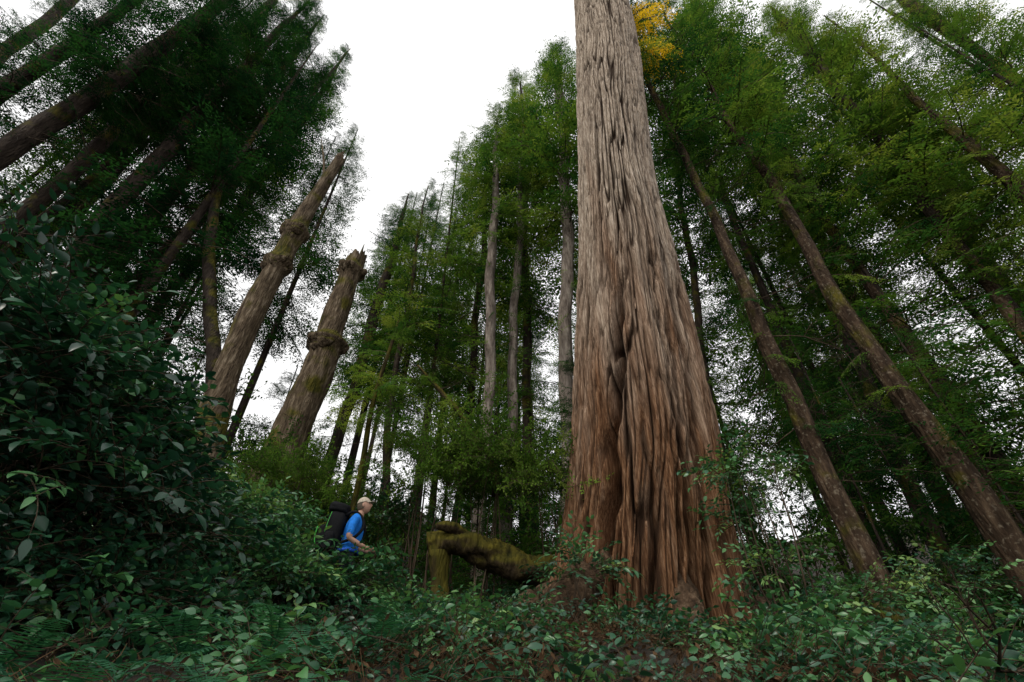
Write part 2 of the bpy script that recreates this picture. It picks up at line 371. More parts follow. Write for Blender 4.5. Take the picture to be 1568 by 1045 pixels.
def crown_of(pts,rot,scl,tint,parent,lv,seed):
    """merged crown meshes (three tint shades per tree), each placed through a single-point instancer so that it carries its tint"""
    global NT
    r=np.random.default_rng(seed); g=r.integers(0,3,len(pts))
    for k,dt in enumerate((-.12,0,.1)):
        s=g==k
        if not s.any(): continue
        NT+=1; c=newcoll('crown_src_%d'%NT); link('crown_src_%d'%NT,merged('crown_src',pts[s],rot[s],scl[s],lv,seed+k),coll=c)
        scatter('crown',c,[(0,0,0)],[(0,0,0)],np.array([1.0]),tint+dt,parent)
# ------------------------------------------------------------ open avenue of sky between the two stands
GAP=np.array([(500,-40),(515,20),(545,90),(568,120),(560,200),(572,260),(580,312),(632,292),(688,268),(690,185),(735,145),(765,68),(805,42),(862,-5),(900,-200),(900,-900),(500,-900),(480,-200)],float)
def in_gap(p,mx=0):
    x,y=proj(p); x=np.atleast_1d(x); y=np.atleast_1d(y); c=np.zeros(x.shape,bool); n=len(GAP); j=n-1
    for i in range(n):
        xi,yi=GAP[i];xj,yj=GAP[j]
        c^=((yi>y)!=(yj>y))&(x<(xj-xi)*(y-yi)/(yj-yi+1e-9)+xi); j=i
    return c
def boughs(base,d,Ht,t0,rmax,n,seed,taper=.8,sparse=0.0,minr=.5):
    r=np.random.default_rng(seed)
    tt=r.uniform(0,1,n)**.9; t=t0+(1-t0)*tt
    prof=np.clip((1-tt)**taper*np.clip(.4+tt*2.5,0,1),0,1)*rmax*r.uniform(.5,1.2,n)+minr
    k=int(n*.13); t[:k]=r.uniform(t0*.3,t0,k); tt[:k]=0; prof[:k]=r.uniform(.6,1.9,k)
    p=base+d*(Ht*t)[:,None]
    az=r.uniform(0,6.283,n)
    el=np.radians(-18+42*tt+r.normal(0,15,n))
    rot=np.c_[r.normal(0,.45,n),-el,az]
    dirv=np.c_[np.cos(el)*np.cos(az),np.cos(el)*np.sin(az),np.sin(el)]
    ok=~(in_gap(p+dirv*(prof*.55)[:,None])|in_gap(p+dirv*(prof*.9)[:,None]))
    mid=p+dirv*(prof*.6)[:,None]; ok&=(np.linalg.norm(mid,axis=1)>4.0)
    return p[ok],rot[ok],prof[ok]
def to_ground(p,d):
    p=p.copy(); 
    for i in range(400):
        if p[2]<H(p[0],p[1])-.3: break
        p=p-d*.1
    return p
def conifer(name,px,widths,Y,Ht,bark,t0=.35,rmax=3,n=220,tint=.35,dead=14,seed=1,Y2=None,ns=14,taper=.8):
    Ys=np.linspace(Y,Y2 if Y2 else Y,len(px))
    pts=[PY(a,b,y) for (a,b),y in zip(px,Ys)]
    rad=[w_/2*depth(q)/F for w_,q in zip(widths,pts)]
    d0=unit(pts[1]-pts[0]); b0=to_ground(pts[0],d0)
    d1=unit(pts[-1]-pts[-2]); cur=np.linalg.norm(pts[-1]-b0)
    P_=[b0]+pts if np.linalg.norm(b0-pts[0])>.3 else list(pts)
    R_=[rad[0]*1.15]+rad if len(P_)>len(pts) else rad
    if Ht>cur+1:
        top=pts[-1]+unit(d1*.7+np.array([0,0,.3]))*(Ht-cur)
        while in_gap(top)[0] and np.linalg.norm(top-pts[-1])>2: top=pts[-1]+(top-pts[-1])*.9
        P_=P_+[top]; R_=list(R_)+[.03]
    e=empty(name); pp,rr=resample(P_,R_,60); rr=np.maximum(rr,.02)
    rr=rr*(1+.25*np.exp(-np.linspace(0,12,60)*1.6))
    hgt=np.linspace(0,1,60)*Ht; pp[:,0]+=.07*np.sin(hgt*.55+seed)+.03*np.sin(hgt*1.7+seed*2); pp[:,1]+=.06*np.sin(hgt*.6+seed*3)
    V,Fc=tube(pp,rr,ns,True,.12,seed); mb=MB(); mb.add(V,Fc); link('trunk',mb.mesh('trunk',[bark],True),e)
    base=pp[0]; vec=pp[-1]-base; Hh=np.linalg.norm(vec); dv=vec/Hh
    if n:
        p,ro,sc=boughs(base,dv,Hh,t0,rmax,n,seed,taper)
        tq=np.clip(((p-base)@dv)/Hh,0,1); idx=(tq*59).astype(int); p=pp[idx]+(p-base-dv*(tq*Hh)[:,None])
        if Ht<10: scatter('crown',C_bough,p,ro,sc,tint,e)
        else: crown_of(p,ro,sc,tint,e,1 if Y<=12.5 else 2,seed)
    if dead:
        dead=int(dead*1.8)
        r=np.random.default_rng(seed+50); k=r.integers(5,int(60*max(t0+.25,.3)),dead); az=r.uniform(0,6.28,dead)
        scatter('dead_limbs',C_dead,pp[k],np.c_[r.uniform(0,6,dead),r.uniform(-.3,.5,dead),az],r.uniform(.5,2.0,dead),.3,e)
    return e,pp,rr
# ---- left stand
LT_SHADED=.12  # left crowns tinted dark, the look of their shaded side put into the colour
conifer('hemlock_tree',[(330,690),(322,400)],[24,17],13,33,M_hemdark,.5,2.6,120,LT_SHADED+.1,20,11)
conifer('hemlock_tree',[(105,412),(250,232),(330,150)],[30,24,18],12,42,M_hemdark,.42,3.6,190,LT_SHADED,22,12)
conifer('hemlock_tree',[(130,432),(372,180),(440,95)],[19,15,11],14,42,M_hemdark,.4,3.6,200,LT_SHADED,22,13,taper=.6)
conifer('hemlock_tree',[(-10,245),(215,95),(330,10)],[30,24,18],9,38,M_hemdark,.38,3.8,190,LT_SHADED,14,14)
conifer('hemlock_tree',[(45,322),(235,165)],[20,16],13,40,M_hemdark,.4,3.6,160,LT_SHADED,22,15)
conifer('hemlock_tree',[(190,455),(305,335),(400,235)],[20,17,13],16,44,M_hemdark,.36,3.6,180,LT_SHADED+.08,22,16,taper=.6)
conifer('hemlock_tree',[(-10,150),(130,55)],[24,18],9,34,M_hemdark,.34,3.4,150,LT_SHADED,12,17)
conifer('hemlock_tree',[(270,440),(420,250),(480,160)],[13,11,8],18,46,M_hemdark,.36,3.6,190,LT_SHADED+.12,16,18,taper=.6)
conifer('hemlock_tree',[(-60,420),(120,250)],[26,20],11,36,M_hemdark,.42,3.2,120,LT_SHADED,14,19)
conifer('hemlock_tree',[(360,60),(420,0)],[13,11],15,46,M_hemdark,.45,4.0,200,LT_SHADED+.08,6,20,taper=.6)
conifer('hemlock_tree',[(60,40),(160,-40)],[16,12],13,42,M_hemdark,.3,3.6,140,LT_SHADED,6,210)
# ---- middle stand
conifer('hemlock_tree',[(505,715),(552,560),(603,385)],[20,17,12],18,30,M_hemdark,.35,2.6,130,.4,10,21,taper=.7)
conifer('fir_tree',[(738,790),(745,640),(755,365)],[19,17,14],15,31,M_hemgrey,.52,3,120,.52,10,22,taper=.6)
conifer('fir_tree',[(779,700),(785,560),(792,420)],[17,15,12],16,34,M_hemgrey,.5,3.2,130,.5,10,23,taper=.6)
conifer('hemlock_tree',[(868,600),(866,280),(858,150)],[22,17,14],15,42,M_hemgrey,.36,4.2,210,.54,8,24,taper=.5)
conifer('hemlock_tree',[(808,600),(802,300),(800,200)],[14,11,9],19,46,M_hemdark,.25,4.6,230,.54,8,25,taper=.5)
conifer('hemlock_tree',[(590,740),(600,620),(625,460)],[12,10,7],16,22,M_hemdark,.3,2.6,120,.52,6,26)
conifer('young_hemlock_tree',[(543,752),(580,600),(612,492)],[9,7,4],9.5,6.6,M_moss,.55,1.1,36,.64,4,27)
conifer('hemlock_tree',[(720,600),(738,400),(745,280)],[11,9,6],19,33,M_hemdark,.2,4.0,190,.5,6,28,taper=.6)
# ---- right stand
RT_LIT=.54  # right crowns tinted yellow-green, the look of sunlit foliage put into the colour
conifer('hemlock_tree',[(1395,1010),(1290,790),(1185,545),(1110,370),(1045,235)],[40,31,24,16,11],9.5,38,M_hembrown,.42,3.4,170,RT_LIT-.14,22,31)
conifer('hemlock_tree',[(1600,920),(1440,690),(1300,480),(1180,285)],[50,37,25,14],9.5,40,M_hembrown,.38,3.6,190,RT_LIT,22,32)
conifer('hemlock_tree',[(1640,935),(1500,700),(1395,540),(1225,270)],[26,21,17,10],12.5,44,M_hembrown,.3,3.8,200,RT_LIT,20,33)
conifer('hemlock_tree',[(1580,985),(1370,640),(1280,500)],[13,10,7],16,42,M_hemdark,.3,3.6,170,RT_LIT-.2,14,34)
conifer('hemlock_tree',[(1700,700),(1500,420),(1400,280)],[20,16,11],11,38,M_hembrown,.28,3.6,180,RT_LIT+.06,16,35)
conifer('hemlock_tree',[(1100,700),(1060,420),(1035,250)],[13,10,7],17,48,M_hemdark,.25,4.0,210,RT_LIT-.16,8,36,taper=.55)
conifer('hemlock_tree',[(1750,300),(1500,80),(1380,0)],[16,12,10],9,36,M_hembrown,.3,3.8,170,RT_LIT+.06,10,37,taper=.5)
conifer('hemlock_tree',[(1900,620),(1650,380)],[28,22],9,32,M_hembrown,.3,3.4,120,RT_LIT,8,38)
conifer('hemlock_tree',[(1210,260),(1130,90)],[12,9],15,46,M_hemdark,.3,4.2,210,RT_LIT,6,39,taper=.5)
conifer('hemlock_tree',[(1400,250),(1260,60)],[12,9],15,46,M_hemdark,.3,4.4,220,RT_LIT+.06,6,390,taper=.45)
conifer('hemlock_tree',[(1330,200),(1190,20)],[10,8],11,40,M_hemdark,.35,4.2,180,RT_LIT+.08,6,391,taper=.45)
conifer('hemlock_tree',[(1120,120),(1040,-60)],[9,7],13,44,M_hemdark,.4,4.2,170,RT_LIT-.04,4,392,taper=.45)
# ---- snags
def snag(name,px,w_,Y,burls,seed,spl):
    pts=[PY(a,b,Y) for a,b in px]; rad=[k/2*depth(q)/F for k,q in zip(w_,pts)]
    d0=unit(pts[1]-pts[0]); b0=to_ground(pts[0],d0); pts=[b0]+pts; rad=[rad[0]*1.3]+rad
    pp,rr=resample(pts,rad,110); n=len(pp); s=np.linspace(0,1,n)
    for c,wd,am in burls: rr=rr*(1+am*np.exp(-((s-c)/wd)**2))
    e=empty(name); mb=MB(); V,Fc=tube(pp,rr,36,False,.1,seed)
    r=np.random.default_rng(seed)
    for c,wd,am in burls:
        i0=int(c*(n-1))
        for k in range(13):
            a=r.uniform(0,6.28); i=int(np.clip(i0+r.normal(0,1.5),0,n-1)); o=pp[i]+np.array([math.cos(a),math.sin(a),0])*rr[i]*.85
            V2,F2=tube([o+np.array([0,0,-.2]),o+np.array([0,0,-.1]),o,o+np.array([0,0,.08]),o+np.array([0,0,.14])],np.array([.03,.1,.15,.12,.02])*r.uniform(.6,1.4),9,True,.35,k); mb.add(V2,F2)
    V=V.reshape(n,36,3); td=unit(pp[-1]-pp[-4]); jag=np.abs(np.cumsum(r.normal(0,.16,36))); jag=np.minimum(jag,jag[::-1]+.1)+r.uniform(0,.3,36)
    V[-1]+=td*jag[:,None]; V[-2]+=td*jag[:,None]*.4; V=V.reshape(-1,3)
    mb.add(V,Fc)
    tp=pp[-1]; tr=rr[-1]
    for k in range(spl):
        a=r.uniform(0,6.28); o=tp+np.array([math.cos(a),math.sin(a),0])*tr*r.uniform(.2,.85)-td*.6; l=r.uniform(.7,1.5)
        V2,F2=tube([o,o+td*l*.5+r.normal(0,.03,3),o+td*l+r.normal(0,.1,3)],[tr*.45,tr*.25,.01],5,True,.2,k); mb.add(V2,F2)
    link('trunk',mb.mesh('trunk',[M_snag],True),e)
    k=r.integers(30,90,18)
    scatter('dead_limbs',C_dead,pp[k],np.c_[r.uniform(0,6,18),r.uniform(-.8,.3,18),r.uniform(0,6.28,18)],r.uniform(.4,1.2,18),.3,e)
    return e,pp
e1,pp1=snag('broken_snag',[(312,690),(338,600),(400,452),(428,402),(460,340),(508,264)],[48,40,34,30,26,15],11,[(.60,.016,.5),(.72,.018,.5)],41,4)
mb=MB(); a=pp1[-8]; b_=PY(492,212,10.8)
V,Fc=tube(*resample([a,PY(496,250,10.9),b_],[.07,.05,.015],12),6); mb.add(V,Fc); link('spike',mb.mesh('spike',[M_snag],True),e1)
snag('broken_snag',[(425,715),(455,640),(490,562),(512,488),(543,404)],[62,54,45,36,27],12,[(.62,.018,.55),(.955,.02,.5)],42,7)
# ---- distant forest
r=np.random.default_rng(77); mb=MB(); PT=[];RO=[];SC=[];TI=[]
spots=[]
def try_tree(mb,az,dist,Ht,rk,h0,tint,wr):
    x=math.sin(az)*dist; y=math.cos(az)*dist
    for a,b in spots:
        if (a-x)**2+(b-y)**2<3: return
    base=np.array([x,y,H(x,y)-.2])
    def bad(h):
        z=base+np.array([0,0,h]); 
        if in_gap(z)[0]: return True
        for f_,rr_ in ((.9,.9),(.75,1.6),(.55,2.3)):
            for sg in (-1,1):
                if in_gap(base+np.array([sg*rr_*rk,0,h*f_]))[0]: return True
        return False
    while bad(Ht) and Ht>4: Ht*=.95
    spots.append((x,y)); d=unit([r.normal(0,.02),r.normal(0,.02),1])
    V,Fc=tube([base,base+d*Ht*.5,base+d*Ht],[wr,wr*.6,.03],8,False,.05,0); mb.add(V,Fc)
    PT.append(base);RO.append((0,0,r.uniform(0,6.28)));SC.append((rk,rk,Ht/h0));TI.append(tint+r.normal(0,.07))
for k in range(72):
    az=math.radians(r.uniform(-64,70)); dist=r.uniform(18,46); dg=math.degrees(az)
    tint=.14 if dg<-30 else (.38 if dg<10 else .4)  # far crowns follow the same split: shaded left darker, lit right brighter in colour
    if -52<dg<-24 and r.random()<.5: continue
    try_tree(mb,az,dist,r.uniform(25,40),r.uniform(.9,1.3),30,tint,r.uniform(.12,.26))
e=empty('distant_forest'); link('trunks',mb.mesh('trunks',[M_hemdark],True),e)
scatter('crowns',C_crown,PT,RO,SC,TI,e)
mb=MB(); PT=[];RO=[];SC=[];TI=[]
for k in range(64):
    dg=r.uniform(-55,62) if k<40 else r.uniform(-20,14)
    if -36<dg<-20 and r.random()<.5: continue
    try_tree(mb,math.radians(dg),r.uniform(12.5,24),r.uniform(3.5,8) if dg<0 else r.uniform(5,11),r.uniform(.9,1.3),8,.25 if dg>-15 else .18,.04)
e=empty('understory_saplings'); link('stems',mb.mesh('stems',[M_hemdark],True),e)
scatter('crowns',C_sap,PT,RO,SC,TI,e)
# ------------------------------------------------------------ giant cedar
edges=[(-90,877,941),(0,879,957),(60,881,972),(100,882,980),(200,884,991),(300,886,1004),(400,885,1030),(500,881,1054),(600,877,1076),(700,872,1094),(800,866,1106),(900,858,1116),(1000,850,1124)]
Yc=np.interp([a[0] for a in edges],[-90,0,500,1000],[7.2,7.4,8.7,9.4])
cpts=[];crad=[]
for (py,l,rr_),y in zip(edges,Yc):
    c=PY((l+rr_)/2,py,y); s=depth(c); cpts.append(c); crad.append((rr_-l)/2*s/F*.985)
cpts=cpts[::-1]; crad=crad[::-1]
d0=unit(cpts[1]-cpts[0]); cpts=[cpts[0]-d0*1.5]+cpts; crad=[crad[0]*1.03]+crad
d9=unit(cpts[-1]-cpts[-2]); cpts.append(cpts[-1]+d9*8); crad.append(crad[-1]*.3)
NR,NCc=1150,900
cp,cr=resample(cpts,crad,NR)
def vnoise(a,b,nu,seed):
    r=np.random.default_rng(seed); b=np.clip(b,0,None); nv=int(b.max())+3; lat=r.random((nv,nu))
    ia=np.floor(a).astype(int); ib=np.floor(b).astype(int); fa=a-ia; fb=b-ib
    fa=fa*fa*(3-2*fa); fb=fb*fb*(3-2*fb); i0=ia%nu; i1=(ia+1)%nu
    return (lat[ib,i0]*(1-fa)+lat[ib,i1]*fa)*(1-fb)+(lat[ib+1,i0]*(1-fa)+lat[ib+1,i1]*fa)*fb
arc=np.r_[0,np.cumsum(np.linalg.norm(np.diff(cp,axis=0),axis=1))]
TH,AZ=np.meshgrid(np.arange(NCc)/NCc,arc)
lowz=AZ-1.5
w1=vnoise(TH*12,AZ/2.4+5,12,1); w2=vnoise(TH*40,AZ/.9,40,2)
U=TH+ (w1-.5)*.022+(w2-.5)*.005
def crk(nu,lz,wd,seed):
    n=vnoise(U*nu,AZ/lz+3,nu,seed); return np.exp(-((n-.5)/wd)**2),n
c1,n1_=crk(60,2.6,.07,10); c2,n2_=crk(120,1.3,.09,11); c3,n3_=crk(240,.7,.14,12)
pl=vnoise(U*44,AZ/1.3+7,44,13); msk=vnoise(U*12,AZ/2.2+2,12,14)
m1=np.clip((msk-.15)*2.4,0,1)
base_f=np.exp(-np.clip(lowz,0,None)/4.0)
disp=-(.13+.08*base_f)*c1*(.35+.65*m1)-.055*c2-.018*c3+.07*(np.round(pl*4)/4-.5)+.02*(n2_-.5)
fib=vnoise(U*420,AZ/.8,420,15); disp+=.014*(fib-.5)
lob=0
for k,am,ph in ((3,.5,.4),(5,.6,1.9),(7,.55,4.0),(11,.35,2.2)):
    lob=lob+am*np.cos(2*np.pi*k*(TH+.012*np.sin(AZ*.5))+ph)
A=.02+.09*np.exp(-np.clip(lowz,0,None)/3.2)
big=cr[:,None]*A*lob*.8
def groove(th0,th1,z0,z1,dp,wd):
    c=th0+(th1-th0)*np.clip((lowz-z0)/(z1-z0),0,1)+.004*np.sin(AZ*2.3)+.004*np.sin(AZ*5.1)
    e_=np.clip((lowz-z0+.5)/.5,0,1)*np.clip((z1-lowz)/1.5,0,1)
    return -dp*np.exp(-((TH-c)/wd)**2)*e_
big+=groove(.62,.695,-.5,7.5,.6,.010)+groove(.74,.72,-.5,4,.2,.006)+groove(.80,.80,-.5,6.5,.2,.009)+groove(.86,.84,-.5,8,.25,.012)+groove(.55,.60,-.5,3,.2,.012)+groove(.705,.70,6,13,.12,.005)+groove(.67,.66,-.5,5,.14,.005)+groove(.775,.785,1,9,.12,.005)
lz_=np.clip(lowz,0,None)
big+=.3*np.exp(-lz_/.6)*(.5+.5*np.cos(2*np.pi*6*TH+1.2))
big+=1.0*np.exp(-lz_/1.2)*np.exp(-((TH-.56)/.045)**2)+.6*np.exp(-lz_/.9)*np.exp(-((TH-.48)/.03)**2)+.4*np.exp(-lz_/.8)*np.exp(-((TH-.90)/.04)**2)
Rr=cr[:,None]+disp*(np.clip(cr[:,None]/1.3,.4,1))+big
ang=TH*2*np.pi
VX=cp[:,0][:,None]+Rr*np.cos(ang); VY=cp[:,1][:,None]+Rr*np.sin(ang); VZ=np.repeat(cp[:,2][:,None],NCc,1)+.0*Rr
V=np.stack([VX,VY,VZ],-1).reshape(-1,3)
I=np.arange(NR-1)[:,None]*NCc; J=np.arange(NCc)[None]; J2=(J+1)%NCc
Q=np.stack([I+J,I+J2,I+NCc+J2,I+NCc+J],-1).reshape(-1,4)
m,t=mat('cedar_bark'); L=t.links
me=quadmesh('cedar_trunk',V,Q,None,[m],True)
cv=np.clip(c1*(.35+.65*m1)*.9+c2*.5+.25*c3,0,1)
at=me.attributes.new('crack','FLOAT','POINT'); at.data.foreach_set('value',cv.ravel())
ge=N(t,'ShaderNodeNewGeometry'); sp=N(t,'ShaderNodeSeparateXYZ'); L.new(ge.outputs['Position'],sp.inputs[0])
mp=N(t,'ShaderNodeMapping'); mp.inputs['Scale'].default_value=(1,1,.06); L.new(ge.outputs['Position'],mp.inputs[0])
nz=N(t,'ShaderNodeTexNoise'); nz.inputs['Scale'].default_value=34; nz.inputs['Detail'].default_value=8; nz.inputs['Roughness'].default_value=.75; L.new(mp.outputs[0],nz.inputs[0])
nb=N(t,'ShaderNodeTexNoise'); nb.inputs['Scale'].default_value=2.2; nb.inputs['Detail'].default_value=5; L.new(mp.outputs[0],nb.inputs[0])
grey=ramp(t,[(.34,(.15,.105,.075)),(.5,(.43,.345,.265)),(.66,(.75,.65,.54))]); L.new(nz.outputs[0],grey.inputs[0])
brown=ramp(t,[(.34,(.04,.017,.008)),(.5,(.18,.085,.04)),(.66,(.40,.24,.14))]); L.new(nz.outputs[0],brown.inputs[0])
hm=N(t,'ShaderNodeMapRange'); hm.inputs[1].default_value=2; hm.inputs[2].default_value=19; hm.inputs[3].default_value=-.05; hm.inputs[4].default_value=.95; L.new(sp.outputs[2],hm.inputs[0])
ad=N(t,'ShaderNodeMath',operation='ADD'); L.new(hm.outputs[0],ad.inputs[0]); L.new(nb.outputs[0],ad.inputs[1])
hr=ramp(t,[(.5,(0,0,0)),(1.0,(1,1,1))]); L.new(ad.outputs[0],hr.inputs[0])
x=N(t,'ShaderNodeMix',data_type='RGBA'); L.new(hr.outputs[0],x.inputs[0]); L.new(brown.outputs[0],x.inputs[6]); L.new(grey.outputs[0],x.inputs[7])
ca=N(t,'ShaderNodeAttribute',attribute_name='crack'); cm=N(t,'ShaderNodeMath',operation='MULTIPLY'); cm.inputs[1].default_value=.95; L.new(ca.outputs['Fac'],cm.inputs[0])
x2=N(t,'ShaderNodeMix',data_type='RGBA'); L.new(cm.outputs[0],x2.inputs[0]); L.new(x.outputs[2],x2.inputs[6]); x2.inputs[7].default_value=(.03,.015,.008,1)
p=N(t,'ShaderNodeBsdfPrincipled'); L.new(x2.outputs[2],p.inputs['Base Color']); p.inputs['Roughness'].default_value=.9; p.inputs['Specular IOR Level'].default_value=.15
b=N(t,'ShaderNodeBump'); b.inputs['Strength'].default_value=1; b.inputs['Distance'].default_value=.03; L.new(nz.outputs[0],b.inputs['Height']); L.new(b.outputs[0],p.inputs['Normal'])
o=N(t,'ShaderNodeOutputMaterial'); L.new(p.outputs[0],o.inputs[0])
M_cedar=m
ce=empty('redcedar_tree'); link('trunk',me,ce)
rb=np.random.default_rng(9); mb=MB()
for k in range(150):
    i=rb.integers(60,950); a=rb.uniform(.5,1.0); j=int(a*NCc)%NCc; l=rb.integers(8,40); 
    i2=min(i+l,NR-1); q0=np.array([VX[i,j],VY[i,j],VZ[i,j]]); q1=np.array([VX[i2,j],VY[i2,j],VZ[i2,j]]); out=np.array([math.cos(a*6.283),math.sin(a*6.283),0]); sd=np.array([-out[1],out[0],0]); wv=rb.uniform(.01,.03)
    a0=q0+out*rb.uniform(.03,.12); mid=(q0+q1)/2+out*.035
    mb.add([a0-sd*wv*.5,a0+sd*wv*.5,mid+sd*wv,mid-sd*wv,q1+sd*wv*.8,q1-sd*wv*.8],[(0,1,2,3),(3,2,4,5)])
link('bark_strips',mb.mesh('strips',[M_cedar],True),ce)
mb=MB()
def root(pp_,rd,seed,ns=18,n=26):
    q,rv=resample(pp_,rd,n); V,Fc=tube(q,rv,ns,True,.22,seed); mb.add(V,Fc)
def G(x,y,dz=0): return np.array([x,y,float(H(x,y))+dz])
def near(z):
    i=int(np.argmin(abs(cp[:,2]-z))); return cp[i].copy(),cr[i]
cb,_=near(2.2)
root([cb+np.array([-.95,-.7,-.4]),G(.75,8.0,.28),G(.45,7.4,.08),G(.1,6.8,-.2)],[.34,.3,.22,.1],1)
root([cb+np.array([-1.1,.1,-.5]),G(.3,8.9,.25),G(-.2,8.7,.1),G(-.8,8.3,-.2)],[.3,.24,.18,.1],2)
root([cb+np.array([.1,-.9,-.7]),cb+np.array([.1,-1.4,-1.2]),G(2.4,6.9,-.25)],[.35,.25,.1],3)
root([cb+np.array([1.0,-.4,-.4]),cb+np.array([1.4,-.7,-1.1]),G(4.6,7.8,-.25)],[.38,.28,.1],4)
link('buttress_roots',mb.mesh('roots',[M_root],True),ce)
c18,r18=near(23)
scatter('crown',C_bough,[c18+np.array([.9,.3,-1.0]),c18+np.array([.9,.3,0]),c18+np.array([.9,.2,1.2]),c18+np.array([.8,.2,3]),c18+np.array([.7,.6,.5])],[(0,-.1,-.1),(.2,.05,.25),(.4,-.4,-.3),(.2,-.3,.1),(0,.3,.5)],[2.2,3.0,3.0,3.0,2.3],[.8,1.3,1.2,1.3,.85],ce)
# ------------------------------------------------------------ mossy log leaning against the cedar's foot
mb=MB(); q,rv=resample([PY(655,836,9.0),PY(695,830,9.1),PY(740,846,9.2),PY(800,868,9.3),PY(865,885,9.3)],[.21,.25,.25,.27,.3],60)
V,Fc=tube(q,rv,28,True,.32,8); mb.add(V,Fc)
q,rv=resample([PY(712,828,9.1),PY(692,808,8.9),PY(668,806,8.7)],[.12,.12,.05],10); V,Fc=tube(q,rv,12,True,.3,9); mb.add(V,Fc)
q0=PY(672,845,9.0); q,rv=resample([q0,(q0+G(q0[0]+.1,q0[1],0))/2,G(q0[0]+.15,q0[1]-.1,-.2)],[.2,.16,.2],12); V,Fc=tube(q,rv,14,True,.3,10); mb.add(V,Fc)
link('mossy_log',mb.mesh('log',[M_moss],True))
mb=MB(); q,rv=resample([PY(640,560,10.5),PY(668,592,10.2),PY(700,628,10),PY(722,662,9.9),PY(752,705,9.8),PY(760,760,9.9)],[.03,.05,.06,.06,.07,.09],50); V,Fc=tube(q,rv,9,True,.25,3); mb.add(V,Fc)
e=empty('mossy_leaning_sapling'); link('stem',mb.mesh('stem',[M_moss],True),e)
k=rng.integers(0,30,18); scatter('dead_limbs',C_dead,q[k],np.c_[rng.uniform(0,6,18),rng.uniform(-.3,.5,18),rng.uniform(0,6.28,18)],rng.uniform(.4,1.1,18),.5,e)
k=rng.integers(0,24,12); scatter('sprays',C_bough,q[k],np.c_[rng.uniform(-.2,.2,12),rng.uniform(-.2,.3,12),rng.uniform(0,6.28,12)],rng.uniform(.4,.9,12),.62,e)
# ------------------------------------------------------------ shrubs
def blob(n,c,rx,ry,rz,r,shell=.5):
    v=r.normal(0,1,(n,3)); v/=np.linalg.norm(v,axis=1)[:,None]; v[:,2]=np.abs(v[:,2])*1.0-.25*(r.random(n))
    k=r.uniform(shell,1.15,n)[:,None]; p=c+v*k*np.array([rx,ry,rz])
    az=np.arctan2(v[:,1],v[:,0])+r.normal(0,.7,n); el=np.clip(v[:,2]*.8+r.normal(0,.35,n),-.5,1.3)
    return p,np.c_[r.normal(0,.3,n),-el,az]
def shrub(name,coll,blobs,tint,seed,scl=(.8,1.3)):
    r=np.random.default_rng(seed); P0=[];R0=[];e=empty(name); mb=MB()
    for (c,rx,ry,rz,n) in blobs:
        c=np.asarray(c,float); p,ro=blob(n,c,rx,ry,rz,r); 
        ok=np.linalg.norm(p,axis=1)>1.6; P0.append(p[ok]);R0.append(ro[ok])
        for k in range(7):
            q=c+r.normal(0,.35,3)*np.array([rx,ry,rz]); g=G(c[0]+r.normal(0,.25*rx),c[1]+r.normal(0,.25*ry),-.1)
            if q[2]>g[2]+.1:
                a,b_=resample([g,(g+q)/2+r.normal(0,.1,3),q],[.018,.012,.005],8); V,Fc=tube(a,b_,5,False); mb.add(V,Fc)
    P0=np.concatenate(P0);R0=np.concatenate(R0)
    if mb.n: link('stems',mb.mesh('stems',[M_twig],True),e)
    scatter('leaves',coll,P0,R0,r.uniform(*scl,len(P0)),tint+r.normal(0,.12,len(P0)),e)
B=lambda px,py,s,rx,ry,rz,n:(P(px,py,s),rx,ry,rz,n)
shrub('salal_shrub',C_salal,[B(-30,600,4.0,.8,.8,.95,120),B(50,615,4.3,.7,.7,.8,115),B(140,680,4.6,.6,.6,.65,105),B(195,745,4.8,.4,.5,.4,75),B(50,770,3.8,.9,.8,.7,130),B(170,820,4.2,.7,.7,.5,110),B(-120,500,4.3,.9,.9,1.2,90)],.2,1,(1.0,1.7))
shrub('salal_shrub',C_salal,[B(340,815,6.6,.75,.7,.5,170),B(395,815,7.6,.7,.7,.5,150),B(300,870,5.2,.8,.7,.5,140),B(400,910,5.4,.7,.6,.35,140),B(590,800,10.5,.7,.6,.6,90)],.5,2)
shrub('salal_shrub',C_salal,[B(470,900,6.2,.5,.35,.25,80),B(540,905,6.3,.45,.3,.25,70)],.45,31)
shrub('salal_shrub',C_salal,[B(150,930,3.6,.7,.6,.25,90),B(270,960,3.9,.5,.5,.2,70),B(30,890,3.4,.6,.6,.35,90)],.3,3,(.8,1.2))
shrub('salal_shrub',C_salal,[B(890,880,6.8,.4,.4,.3,35),B(1010,985,5.6,.6,.4,.2,45),B(700,990,5.0,.6,.4,.15,55),B(780,1010,4.6,.5,.4,.15,50),B(640,960,5.8,.5,.4,.2,50)],.45,4)
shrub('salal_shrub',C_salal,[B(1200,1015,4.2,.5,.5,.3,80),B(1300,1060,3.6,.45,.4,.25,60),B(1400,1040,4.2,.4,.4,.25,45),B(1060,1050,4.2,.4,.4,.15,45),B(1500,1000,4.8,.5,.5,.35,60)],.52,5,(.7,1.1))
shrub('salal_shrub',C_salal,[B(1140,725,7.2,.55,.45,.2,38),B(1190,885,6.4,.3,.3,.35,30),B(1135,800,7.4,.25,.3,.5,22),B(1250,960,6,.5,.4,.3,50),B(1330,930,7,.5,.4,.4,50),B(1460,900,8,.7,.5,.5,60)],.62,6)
shrub('huckleberry_shrub',C_huck,[B(755,725,9.8,.8,.8,.75,70),B(690,755,9.6,.6,.7,.5,45),B(835,755,9.4,.6,.6,.6,45),B(655,700,10.5,.5,.6,.6,30)],.5,7,(.8,1.8))
shrub('huckleberry_shrub',C_huck,[B(440,745,9.5,.9,.7,.35,60)],.55,8,(.9,1.4))
